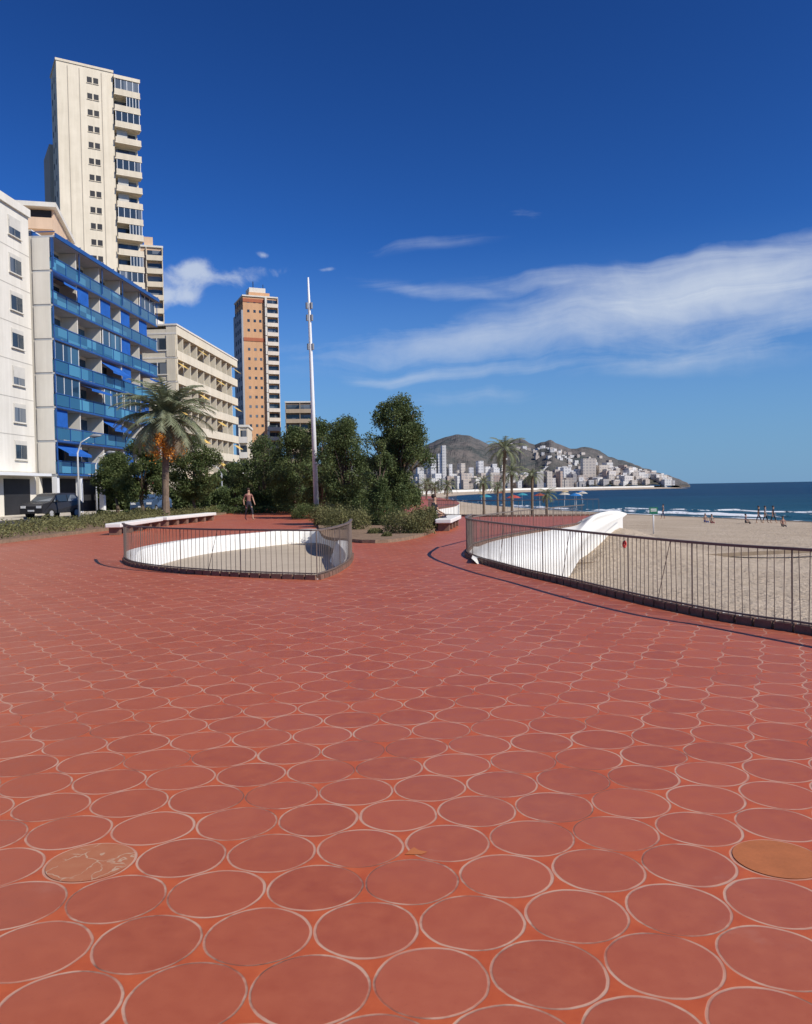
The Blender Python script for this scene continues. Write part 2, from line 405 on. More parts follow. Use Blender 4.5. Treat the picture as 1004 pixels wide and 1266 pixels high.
vo=t.new('ShaderNodeTexVoronoi'); vo.feature='DISTANCE_TO_EDGE'; vo.inputs['Scale'].default_value=6.5; vo.inputs['Randomness'].default_value=1; t.link(t.vm('ADD',pos,t.vm('SCALE',wq.outputs['Color'],scale=.10)),vo.inputs['Vector'])
c0=t.mix(t.noise(pos,16,4),(.38,.11,.045),(.44,.17,.08))
gate=t.mr(t.noise(pos,6,2),.40,.52)
t.link(t.mix(t.math('MULTIPLY',gate,t.mr(vo.outputs['Distance'],.010,.028,.75,0)),c0,(.50,.36,.24)),b.inputs['Base Color']); b.inputs['Roughness'].default_value=.8
disc("broken_tile",snap(130,1068),PI_*.465,m_b)
cc=G(512,1053); mesh_obj("chipped_mortar",[(cc.x-.04,cc.y-.03,.003),(cc.x+.03,cc.y-.035,.003),(cc.x+.06,cc.y-.01,.003),(cc.x+.02,cc.y+.01,.003),(cc.x+.0,cc.y+.04,.003),(cc.x-.02,cc.y+.01,.003)],[(0,1,2,3,4,5)],mat("chip_orange",(.48,.15,.05)))
# ------------------------------------------------ beach, sea
st=[((0,-60),(95,-60)),((0,-10),(78,5)),((0,12),(62,45)),((0,30),(47,92)),((0,50),(33,136)),((2,100),(23,190)),((0,200),(17,300)),((2,300),(19,380)),((4,420),(28,460)),((26,560),(60,570)),((72,700),(112,672)),((150,800),(190,760)),((260,860),(290,826))]
def bp(l,n): return byparam([Vector(x+(0,)) for x in l],n)
NN=240; I_=bp([a for a,b_ in st],NN); S_=bp([b_ for a,b_ in st],NN)
V=[];Fc=[];K=90
for i in range(NN):
    for j in range(K):
        s=(j/(K-1))**1.3*1.25; p=I_[i].lerp(S_[i],s)
        z=-1.5-1.5*min(s,3)**1.6 if s<=1 else -3-(s-1)*8
        z+=.05*noise.noise(Vector((p.x*.5,p.y*.5,0)))+.04*noise.noise(Vector((p.x*1.7,p.y*1.7,3)))
        z+=1.25*math.exp(-((p.x-9.6)**2/9+(p.y-39)**2/40))
        V.append((p.x,p.y,z))
for i in range(NN-1):
    for j in range(K-1): a=i*K+j; Fc.append((a,a+1,a+K+1,a+K))
m_s,t,b=newmat("beach_sand"); pos=t.new('ShaderNodeNewGeometry').outputs['Position']
f=t.math('ADD',t.math('MULTIPLY',t.noise(pos,.25,5,.6),.5),t.math('MULTIPLY',t.noise(pos,3.5,5,.7),.5))
sc=t.mix(t.mr(f,.35,.65),(.40,.315,.225),(.56,.46,.345))
sz=t.new('ShaderNodeSeparateXYZ'); t.link(pos,sz.inputs[0])
sc=t.mix(t.mr(sz.outputs[2],-2.95,-2.75,1,0,True),sc,(.17,.13,.095))
t.link(sc,b.inputs['Base Color']); b.inputs['Roughness'].default_value=.95; b.inputs['Specular IOR Level'].default_value=.1
bn=t.new('ShaderNodeBump'); bn.inputs['Strength'].default_value=1; bn.inputs['Distance'].default_value=.2; t.link(t.noise(pos,3.4,4,.7),bn.inputs['Height']); t.link(bn.outputs[0],b.inputs['Normal'])
mesh_obj("beach_sand",V,Fc,m_s,smooth=True)
m_w,t,b=newmat("sea_water"); pos=t.new('ShaderNodeNewGeometry').outputs['Position']
sxy=t.vm('MULTIPLY',pos,(.35,1.0,1))
wv=t.math('ADD',t.noise(sxy,.12,5,.6),t.math('MULTIPLY',t.noise(sxy,.02,3,.5),.8))
wc=t.mix(t.mr(wv,.75,1.1),(.005,.030,.070),(.011,.060,.115))
sz=t.new('ShaderNodeSeparateXYZ'); t.link(pos,sz.inputs[0])
wc=t.mix(t.mr(sz.outputs[1],80,330,.55,0),wc,(.012,.095,.12))
wh=t.mr(t.noise(t.vm('MULTIPLY',pos,(.25,1,1)),.35,4,.6),.71,.76)
wc=t.mix(t.math('MULTIPLY',wh,.4),wc,(.4,.46,.5))
t.link(wc,b.inputs['Base Color']); b.inputs['Roughness'].default_value=.45; b.inputs['Specular IOR Level'].default_value=.10
bn=t.new('ShaderNodeBump'); bn.inputs['Strength'].default_value=1; bn.inputs['Distance'].default_value=.8; t.link(t.noise(sxy,.5,5,.6),bn.inputs['Height']); t.link(bn.outputs[0],b.inputs['Normal'])
mesh_obj("sea",[(-3e4,-2e4,-3),(4e4,-2e4,-3),(4e4,5e4,-3),(-3e4,5e4,-3)],[(0,1,2,3)],m_w)
m_f,t,b=newmat("sea_foam"); pos=t.new('ShaderNodeNewGeometry').outputs['Position']
b.inputs['Base Color'].default_value=(.80,.83,.84,1); b.inputs['Roughness'].default_value=.8
al=t.mr(t.noise(t.vm('MULTIPLY',pos,(1,.35,1)),.22,5,.7),.47,.55); t.link(al,b.inputs['Alpha'])
V=[];Fc=[]
def surf(off,wd,hh,i0,i1,amp):
    base=len(V)
    for c_,i in enumerate(range(i0,i1)):
        d=(S_[i]-I_[i]).normalized(); o_=off+amp*noise.noise(Vector((i*.33,off,0)))
        for k,(q,z) in enumerate(((0,.02),(.35,hh),(1,.03))):
            p=S_[i]+d*(o_+q*wd); V.append((p.x,p.y,-2.98+z*(.5+1.3*abs(noise.noise(Vector((i*.3,off,5)))))))
        if c_>0:
            a=base+3*c_
            for k in(0,1): Fc.append((a-3+k,a-2+k,a+1+k,a+k))
surf(-.5,1.6,.05,20,235,1.2); surf(6,3.2,.5,20,130,3); surf(24,1.6,.3,30,80,4)
mesh_obj("surf",V,Fc,m_f,smooth=True)
# ------------------------------------------------ hills & town
def yh(px): return 604-(px-502)*math.tan(ROLL)
ridge=[(300,585),(380,575),(460,566),(505,560),(530,549),(548,541),(558,538),(571,536),(583,538),(592,542),(606,549),(622,546),(634,543),(645,542),(655,547),(662,550),(672,546),(684,545),(694,551),(706,555),(725,553),(742,558),(752,565),(770,570),(790,577),(812,583),(835,589),(850,596),(857,602),(900,640)]
def tab(T,px): return float(np.interp(px,[a for a,_ in T],[b_ for _,b_ in T]))
head=[(600,612),(690,606),(720,599),(742,590),(760,582),(778,583),(795,587),(812,591),(828,597),(836,603),(842,612),(900,640)]
def sst(x): x=max(0,min(1,x)); return x*x*(3-2*x)
def HH(px,Y):
    if px>853: return -6
    e=(yh(px)-tab(ridge,px)+1.6*noise.noise(Vector((px*.13,0,0))))/F*1500
    f=sst((Y-900)/(1500-900))**1.35
    if Y>1500: f=1-.5*sst((Y-1500)/700)
    X=(px-502)/F*Y
    rd=1-abs(noise.noise(Vector((X*.007,Y*.003,2))))*2
    nz=noise.fractal(Vector((X*.006,Y*.006,0)),1,2,6)
    z=e*f*(1+.10*nz*(1 if abs(Y-1500)>60 else .2))+e*f*(1-f)*(.5*nz+.55*(rd-.6))*1.3
    if px>815: z-= (1-sst((Y-1380)/100))*12*sst((px-815)/20)
    e2=(yh(px)-tab(head,px))/F*930
    z2=e2*sst((Y-(850+18*noise.noise(Vector((px*.05,0,0)))))/45)*(1-sst((Y-960)/120))
    z2*=(1+.12*noise.fractal(Vector((X*.03,Y*.03,4)),1,2,4))
    return max(z,z2,.05 if e>2 and px<826 else -6)
pxs=np.arange(300,901,2.5); Ys=list(range(858,1000,10))+list(range(1000,2300,24))
V=[];Fc=[]
for Y in Ys:
    for px in pxs: V.append(((px-502)/F*Y,Y,HH(px,Y)))
nx=len(pxs)
for j in range(len(Ys)-1):
    for i in range(nx-1): a=j*nx+i; Fc.append((a,a+1,a+nx+1,a+nx))
m_h,t,b=newmat("hill_scrub"); g_=t.new('ShaderNodeNewGeometry'); pos=g_.outputs['Position']
f=t.mr(t.math('ADD',t.math('MULTIPLY',t.noise(pos,.02,6,.65),.6),t.math('MULTIPLY',t.noise(pos,.12,4,.7),.4)),.4,.6)
hc=t.mix(f,(.055,.062,.045),(.17,.14,.11))
sz=t.new('ShaderNodeSeparateXYZ'); t.link(g_.outputs['Normal'],sz.inputs[0])
sy=t.new('ShaderNodeSeparateXYZ'); t.link(pos,sy.inputs[0])
cl=t.math('MULTIPLY',t.mr(sz.outputs[2],.78,.6,0,1),t.math('LESS_THAN',sy.outputs[1],980))
hc=t.mix(cl,hc,(.42,.27,.17))
hc=t.mix(t.mr(sy.outputs[1],900,1600,.05,.30),hc,(.12,.15,.22))  # aerial haze painted into the hill colour, stronger with distance
t.link(hc,b.inputs['Base Color']); b.inputs['Roughness'].default_value=1; b.inputs['Specular IOR Level'].default_value=0
bn=t.new('ShaderNodeBump'); bn.inputs['Strength'].default_value=.8; bn.inputs['Distance'].default_value=10; t.link(t.noise(pos,.03,6,.65),bn.inputs['Height']); t.link(bn.outputs[0],b.inputs['Normal'])
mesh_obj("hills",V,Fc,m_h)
m_t,t,b=newmat("town_walls"); g_=t.new('ShaderNodeNewGeometry'); pos=g_.outputs['Position']
s3=t.new('ShaderNodeSeparateXYZ'); t.link(pos,s3.inputs[0])
fz=t.math('FRACT',t.math('DIVIDE',s3.outputs[2],3.1)); fx=t.math('FRACT',t.math('DIVIDE',t.math('ADD',s3.outputs[0],s3.outputs[1]),3.7))
wz=t.math('MULTIPLY',t.math('GREATER_THAN',fz,.45),t.math('GREATER_THAN',fx,.4))
s4=t.new('ShaderNodeSeparateXYZ'); t.link(g_.outputs['Normal'],s4.inputs[0]); wz=t.math('MULTIPLY',wz,t.math('LESS_THAN',s4.outputs[2],.5))
at=t.new('ShaderNodeAttribute'); at.attribute_name='bcol'
tc_=t.mix(t.math('MULTIPLY',wz,.40),at.outputs['Color'],(.14,.15,.18)); tc_=t.mix(.15,tc_,(.20,.25,.34))  # last mix tints the walls blue-grey as painted-in distance haze
t.link(tc_,b.inputs['Base Color']); b.inputs['Roughness'].default_value=.8
V=[];Fc=[];Cc=[]
def bld(px,Y,wd,dp,hh,yaw,col,sink=2):
    X=(px-502)/F*Y; z=HH(px,Y)
    if z<0: return
    k=len(V); c_,s_=math.cos(yaw),math.sin(yaw)
    for zz in(z-sink,z+hh):
        for (x,y) in((-wd,-dp),(wd,-dp),(wd,dp),(-wd,dp)): V.append((X+(x*c_-y*s_)/2,Y+(x*s_+y*c_)/2,zz))
    for f in((0,1,5,4),(1,2,6,5),(2,3,7,6),(3,0,4,7),(4,5,6,7)): Fc.append(tuple(k+i for i in f)); Cc.append(col)
pal=[(.74,.70,.63),(.66,.57,.46),(.56,.46,.36),(.78,.75,.70),(.48,.35,.26),(.68,.62,.55),(.42,.38,.34)]
for i in range(420):
    px=random.uniform(505,832); Y=864+abs(random.gauss(0,1))*55
    if px>775 and (Y<872 or random.random()<.3): continue
    hh=random.choice([5,6,8,10,12,14,17]) if px<720 else random.choice([3,4,5,6,8])
    bld(px,Y,random.uniform(3,9),random.uniform(5,10),hh,random.uniform(0,.6),random.choice(pal))
for i in range(150):
    px=random.uniform(715,834); Y=random.uniform(862,960); bld(px,Y,random.uniform(4,9),random.uniform(5,8),random.uniform(3,7),random.uniform(0,.6),random.choice(pal[:4]))
for i in range(210):
    px=random.gauss(700,40); Y=random.uniform(960,1330)
    if 610<px<790: bld(px,Y,random.uniform(3,7.5),random.uniform(4,7),random.uniform(2.2,4.5),random.uniform(0,.6),random.choice(pal[:4]))
for px,w_,tp in [(536,8,566),(545,8,561),(549.5,6,551),(556,5,574),(571,7,573),(583,7,578),(529,5,571),(594,8,570),(602,8,577),(612,10,578),(728,20,567),(745,17,575),(752,10,572),(700,12,578),(715,9,580),(650,12,584),(668,9,586),(566,5,581),(520,10,578),(637,7,585)]:
    Y=905+random.uniform(-8,8); z=HH(px,Y); hh=(yh(px)-tp)/F*Y+1.6-z
    bld(px,Y,w_/F*Y*.8,12,max(hh,5),random.uniform(0,.4),random.choice(pal[:4]))
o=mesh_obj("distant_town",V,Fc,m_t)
ca_=o.data.color_attributes.new('bcol','FLOAT_COLOR','CORNER')
arr=np.repeat(np.array([c_+(1,) for c_ in Cc],dtype=np.float32),4,axis=0).ravel(); ca_.data.foreach_set('color',arr)
# ------------------------------------------------ leaves
def quads(name,C,size,m,parent=None,aspect=1.0):
    n=len(C); a=rng.normal(size=(n,3)); a/=np.linalg.norm(a,axis=1)[:,None]
    b_=rng.normal(size=(n,3)); b_-=a*(a*b_).sum(1)[:,None]; b_/=np.linalg.norm(b_,axis=1)[:,None]
    s=(size*rng.uniform(.6,1.4,size=n))[:,None]
    V=np.stack([C-a*s*.5,C+b_*s*.5*aspect,C+a*s*.5,C-b_*s*.5*aspect],axis=1).reshape(-1,3)
    me=bpy.data.meshes.new(name); me.vertices.add(4*n); me.vertices.foreach_set('co',V.astype(np.float32).ravel())
    me.loops.add(4*n); me.loops.foreach_set('vertex_index',np.arange(4*n,dtype=np.int32))
    me.polygons.add(n); me.polygons.foreach_set('loop_start',np.arange(0,4*n,4,dtype=np.int32)); me.polygons.foreach_set('loop_total',np.full(n,4,dtype=np.int32))
    me.update(calc_edges=True); me.validate(); me.materials.append(m)
    o=bpy.data.objects.new(name,me); COL.objects.link(o)
    if parent: o.parent=parent
    return o
def clump_points(blobs,per):
    out=[]
    for (c_,r) in blobs:
        k=max(4,int(per*r[0]*r[2])); 
        d=rng.normal(size=(k,3)); d/=np.linalg.norm(d,axis=1)[:,None]
        rr=rng.uniform(.3,1.0,size=(k,1))**.5
        rr*=1+.22*rng.normal(size=(k,1))*(rng.random((k,1))<.4)
        out.append(np.array(c_)+d*rr*np.array(r))
    return np.concatenate(out)
PINE=foliage("pine_foliage",(.045,.075,.024),(.17,.205,.075),.35)
OAK=foliage("broadleaf_foliage",(.045,.075,.026),(.17,.205,.07),.35)
SHRUB=foliage("shrub_foliage",(.095,.10,.038),(.26,.245,.10),.3)
PALMG=foliage("palm_foliage",(.12,.145,.075),(.31,.33,.20),.3)
DEADP=foliage("palm_dry",(.16,.12,.065),(.28,.21,.13),.15)
PTR=mat("palm_trunk",(.19,.14,.10),.95,.1,.35,7,bump=.8)
def tree(name,base,h,w,cz0,m,leaf=.12,n=9000,trunk=.16,nb=34,seed=1,lean=0,droop=.0,small=1.0):
    R=random.Random(seed); A_=Asm(name); root=A_.root
    base=Vector(base); zc=(h+cz0)/2; rz=(h-cz0)/2
    top=base+Vector((lean,0,cz0+rz*.9))
    A_.tube("trunk",BARK,[base-Vector((0,0,.1)),base+Vector((lean*.2+.05,0,cz0*.45)),base+Vector((lean*.5-.05,0,cz0)),top],[trunk,trunk*.8,trunk*.65,trunk*.2],8)
    blobs=[]
    for i in range(nb):
        an=R.uniform(0,2*math.pi); zz=R.uniform(-1,1); rr=math.sqrt(max(0,1-zz*zz*.8))*R.uniform(.3,1.05)
        tap=1-.28*max(zz,0)
        p=base+Vector((lean+math.cos(an)*rr*w/2*tap*.84,math.sin(an)*rr*w/2*tap*.84,zc+zz*rz*.86))
        s=(R.uniform(.12,.26)+.10)*w*.5*small
        blobs.append(((p.x,p.y,p.z),(s,s,s*R.uniform(.65,1.0))))
        if i%3==0:
            st_=base+Vector((lean*.5,0,cz0*R.uniform(.8,1.2)+rz*.2*R.random()))
            md=st_.lerp(p,.5)+Vector((0,0,.15*rz)); A_.tube("limbs",BARK,[st_,md,p],[trunk*.4,trunk*.25,trunk*.1],5)
    area=sum(r[0]*r[2] for _,r in blobs); C=clump_points(blobs,n/area)
    if droop: C[:,2]-=droop*rng.random(len(C))**2
    C=C[C[:,2]>.1]
    A_.done(smooth=("trunk","limbs")); quads("foliage",C,leaf,m,root,aspect=.5)
    return root
def bush(name,c,r,m,n=3500,leaf=.07,seed=0):
    R=random.Random(seed); blobs=[((c[0],c[1],c[2]+r[2]*.3),(r[0]*.8,r[1]*.8,r[2]*.62))]
    for i in range(14):
        an=R.uniform(0,6.28); q=R.uniform(.4,.8); z=R.uniform(.1,.75)
        s=R.uniform(.25,.4); blobs.append(((c[0]+math.cos(an)*q*r[0],c[1]+math.sin(an)*q*r[1],c[2]+z*r[2]*(1-.45*q)),(s*r[0],s*r[1],s*r[2])))
    area=sum(b_[1][0]*b_[1][2] for b_ in blobs); C=clump_points(blobs,n/area); C=C[C[:,2]>c[2]]
    return quads(name,C,leaf,m,None,aspect=.6)
def palm(name,base,h,cr_,m=PALMG,fr=46,seed=0,dates=False,tr=.2,lf=34,full=1.0,e0=82,drop=105):
    R=random.Random(seed); A_=Asm(name); root=A_.root
    base=Vector(base); lean=Vector((R.uniform(-.03,.03)*h,0,0))
    pts=[];rad=[];N=16
    for i in range(N+1):
        s=i/N; pts.append(base+lean*s*s+Vector((0,0,h*s-.05))); rad.append(tr*(1.25-.35*min(s*4,1))*(1.0+.07*(i%2))*(1 if s<.88 else 1.25))
    A_.tube("trunk",PTR,pts,rad,10)
    top=pts[-1]
    for i in range(fr):
        az=i*2.39996+R.uniform(-.2,.2); q=(i+.5)/fr; el=math.radians(e0-drop*q+R.uniform(-8,8)); L=cr_*R.uniform(.85,1.12)*(1 if q<.85 else .8)
        part="fronds" if q<.93 else "dry_fronds"; _,V,Fc=A_.part(part,m if q<.93 else DEADP)
        p=top.copy(); e=el; ax=Vector((math.cos(az),math.sin(az),0)); side=Vector((-math.sin(az),math.cos(az),0)); ds=L/lf
        for k in range(lf):
            s=k/lf; e-=math.radians(1.9+1.2*s)*34/lf
            d=ax*math.cos(e)+Vector((0,0,math.sin(e)))
            p2=p+d*ds
            wdt=.02*cr_/2.5*(1-s*.8); kk=len(V); V+=[p-side*wdt,p+side*wdt,p2+side*wdt*.9,p2-side*wdt*.9]; Fc.append((kk,kk+1,kk+2,kk+3))
            if s>.1:
                ll=cr_*.22*full*math.sin(math.pi*min(1,(s-.05)*.95))**.6*R.uniform(.8,1.1)
                for sg in(-1,1):
                    tipv=p+(side*sg*.75+d*.7+Vector((0,0,-.15-.3*R.random()))).normalized()*ll
                    wv_=d*ds*.5; kk=len(V); V+=[p-wv_,p+wv_,tipv]; Fc.append((kk,kk+1,kk+2))
            p=p2
    if dates:
        C=[]
        for j in range(8):
            az=-2.5+j*.28; rr_=.95+.2*(j%2); c_=top+Vector((math.cos(az)*rr_,math.sin(az)*rr_,-1.15-.35*(j%3)))
            A_.tube("date_stalks",mat("orange_stalk",(.5,.22,.05)),[top,top+Vector((math.cos(az)*.6,math.sin(az)*.6,.0)),c_+Vector((0,0,.2))],.025,5)
            for _ in range(260): C.append([c_.x+R.gauss(0,.15),c_.y+R.gauss(0,.12),c_.z+R.gauss(0,.24)])
        quads("date_clusters",np.array(C),.085,mat("orange_dates",(.62,.24,.03),.6,.3,.3,8),root)
    A_.done(); return root
def T(px,py,Y,top_y,wpx,c0_y,m,name,**k):
    bx=(px-502)/F*Y+ (0.0); h=(yh(px)-top_y)/F*Y+H; cz=(yh(px)-c0_y)/F*Y+H
    return tree(name,(bx,Y,0),h,wpx/F*Y,max(cz,.3),m,**k)
T(492,640,36,482,88,634,PINE,"tamarisk_tree",n=36000,leaf=.10,seed=3,nb=80,trunk=.2,droop=.35,small=.85)
T(468,640,34,540,44,628,PINE,"tamarisk_tree",n=9000,leaf=.09,seed=31,nb=26,trunk=.12,droop=.35)
T(430,640,46,512,74,632,PINE,"tamarisk_tree",n=24000,leaf=.12,seed=5,nb=60,droop=.3)
T(398,640,54,516,66,630,PINE,"pine_tree",n=18000,leaf=.14,seed=6,nb=48,droop=.3)
T(366,640,58,521,72,630,PINE,"pine_tree",n=19000,leaf=.15,seed=8,nb=48,droop=.3)
T(326,640,62,537,82,630,PINE,"pine_tree",n=19000,leaf=.16,seed=9,nb=50,droop=.3)
T(292,640,70,572,44,628,OAK,"street_tree",n=8000,leaf=.18,seed=12,nb=24)
T(240,640,54,540,74,618,OAK,"street_tree",n=16000,leaf=.15,seed=13,nb=42)
T(176,640,52,546,70,618,OAK,"street_tree",n=16000,leaf=.15,seed=14,nb=40)
T(145,640,56,558,60,616,OAK,"street_tree",n=13000,leaf=.15,seed=15,nb=34)
palm("date_palm",((205-502)/F*46,46,0),5.75,3.1,fr=90,seed=2,dates=True,tr=.21,e0=88,drop=108,lf=30)
for px,Y,top,rad,base_z in [(627,74,556,2.2,-1.6),(637,80,583,1.6,-1.6),(602,84,596,1.35,-1.6),(662,80,587,1.5,-1.6),(680,78,611,1.2,-1.6),(556,110,600,1.7,-1.5),(541,115,601,1.7,-1.5),(530,120,597,1.7,-1.5),(520,110,603,1.6,-1.5),(619,95,601,1.3,-1.6)]:
    X=(px-502)/F*Y; zt=(yh(px)-top)/F*Y+H
    palm("palm_tree",(X-.3,Y,base_z),zt-base_z,rad,fr=34,seed=px,tr=.14,lf=20)
def massline(x0,x1,Y,top,n,jit=8):
    out=[]
    for i in range(n):
        px=random.uniform(x0,x1); tp=top+jit*noise.noise(Vector((px*.06,Y,0)))*2; z=random.random()**.7*((yh(px)-tp)/F*Y+H)
        yy_=Y+random.uniform(-1.5,1.5); out.append([(px-502)/F*yy_,yy_,z])
    return np.array(out)
quads("distant_trees",np.concatenate([massline(255,520,78,604,14000),massline(300,470,100,590,8000),massline(255,330,86,585,5000),massline(120,260,74,606,8000)]),.3,PINE,aspect=.6)
quads("hedge",np.concatenate([massline(255,470,60,626,9000,2),massline(120,260,58,632,6000,2)]),.14,OAK,aspect=.6)
poly=[Vector(p) for p in[(-13.5,27,0),(-12.9,36,0),(-12.8,58,0),(-17.2,58,0),(-17.4,36,0),(-18.5,15,0),(-15.4,15,0)]]
V=[(p.x,p.y,.12) for p in poly]+[(p.x,p.y,0) for p in poly]; n=len(poly)
mesh_obj("planting_bed",V,[tuple(range(n))]+[(i,(i+1)%n,n+(i+1)%n,n+i) for i in range(n)],SOIL)
C=[]
for i in range(28000):
    Y=random.uniform(16,57); x0=np.interp(Y,[15,27,36,58],[-15.3,-13.5,-12.9,-12.8]); X=x0-.05-random.random()*4.3
    hm=.34+.42*noise.noise(Vector((X*.9,Y*.9,0)))+.18*noise.noise(Vector((X*3,Y*3,0)))
    C.append([X,Y,.12+max(.03,hm)*random.random()**.5])
quads("ground_cover_shrubs",np.array(C),.10,SHRUB,aspect=.45)
isl=[G(396,660),G(432,670),G(480,671),G(520,664),G(540,655),G(544,645),G(470,634),G(400,634)]
isl=spline(isl,True,.4); n=len(isl)
V=[(p.x,p.y,.10) for p in isl]+[(p.x,p.y,0) for p in isl]
mesh_obj("mulch_bed",V,[tuple(range(n))]+[(i,(i+1)%n,n+(i+1)%n,n+i) for i in range(n)],SOIL)
for i,(px,py,wp,hp) in enumerate([(423,658,72,38),(503,663,72,38),(452,650,50,32),(480,652,50,36),(526,657,36,34),(402,652,44,32),(440,640,60,28),(380,642,50,22),(463,664,20,9),(478,668,14,7)]):
    p=G(px,py); Y=p.y; bush("shrub",(p.x,Y+.5,.05),(wp/2/F*Y,wp/2/F*Y*.9,hp/F*Y*1.0),SHRUB if i in(0,1,4,5,8,9) else OAK,n=7000,leaf=.06,seed=i)
# ------------------------------------------------ buildings
AL=Vector((.06,1,0)).normalized(); NO=Vector((AL.y,-AL.x,0))
def fl(Y): return Vector((-32+.06*Y,Y,0))
CREAM=wallmat("white_render",(.74,.70,.61)); CREAM2=wallmat("cream_render",(.72,.63,.48),.1); BEIGE=wallmat("beige_render",(.72,.65,.50),.1)
ORANGE=wallmat("orange_brick",(.64,.37,.20),.1); RED=wallmat("red_band",(.45,.15,.08)); SHADEW=wallmat("shade_grey_wall",(.38,.40,.42)); PEACH=wallmat("peach_render",(.70,.50,.34))
BLUE=mat("blue_paint",(.02,.085,.27),.4,.4,.2,1.2); BLUE2=mat("blue_canvas",(.02,.11,.40),.7,.2,.25,1); TEALG=glassmat("blue_glass_panel",(.025,.11,.20),(.08,.27,.40))
BGL=glassmat("blue_tinted_glazing",(.02,.05,.09),(.05,.13,.2))
SHUT=mat("roller_shutter",(.58,.55,.48),.7,.2,.1,2); YEL=mat("yellow_awning",(.62,.42,.12),.8,.2,.15,2); SLABW=wallmat("slab_edge",(.48,.50,.51))
B=Asm("white_apartment_block",fl(44),AL,NO); L=(fl(62.3)-fl(44)).length
B.box("walls",CREAM,0,L,-14,0,0,22.6); B.box("parapet",CREAM,-.2,L+.05,-14.2,.18,22.6,23.2)
sw=(fl(60.4)-fl(44)).length
for k in range(7):
    z=4.3+k*2.72
    for s0 in (sw-.9,sw-6.5,sw-11):
        B.box("window_surrounds",SHUT,s0-.08,s0+1.58,0,.05,z-.08,z+1.33); B.box("window_glass",GLASS,s0,s0+.72,.03,.07,z,z+1.0); B.box("window_glass",GLASS,s0+.78,s0+1.5,.03,.07,z,z+1.0)
        B.box("shutter_box",SHUT,s0,s0+1.5,.03,.08,z+1.003-(.5 if (k*3+int(s0))%4==1 else 0),z+1.25); B.box("sills",CREAM,s0-.15,s0+1.65,.0,.16,z-.14,z-.083)
    B.box("floor_grooves",mat("groove",(.46,.43,.37)),0,L,.0,.012,z-1.0,z-.95)
B.box("shopfront",DARK,1,L-6,.0,.05,.2,2.8); B.box("shopfront",DARK,L-4.5,L-1,.0,.05,.2,2.8)
B.box("shop_canopy",WPAINT,0,L-.3,.0,1.4,3.0,3.2); B.done()
p=D(-10,232,72); B=Asm("peach_apartment_block",(p.x,72,0),(.97,.24,0),(.24,-.97,0))
z=p.z; B.box("walls",PEACH,-12,5.0,-10,0,0,z-1.6); B.box("roof_slab",CREAM,-12.3,5.3,-10.3,.8,z-1.6,z-1.2); B.box("balcony",PEACH,0,5.0,0,.9,z-3.6,z-2.6); B.box("balcony_recess",DARK,.3,4.8,0,.06,z-2.597,z-1.7); B.done()
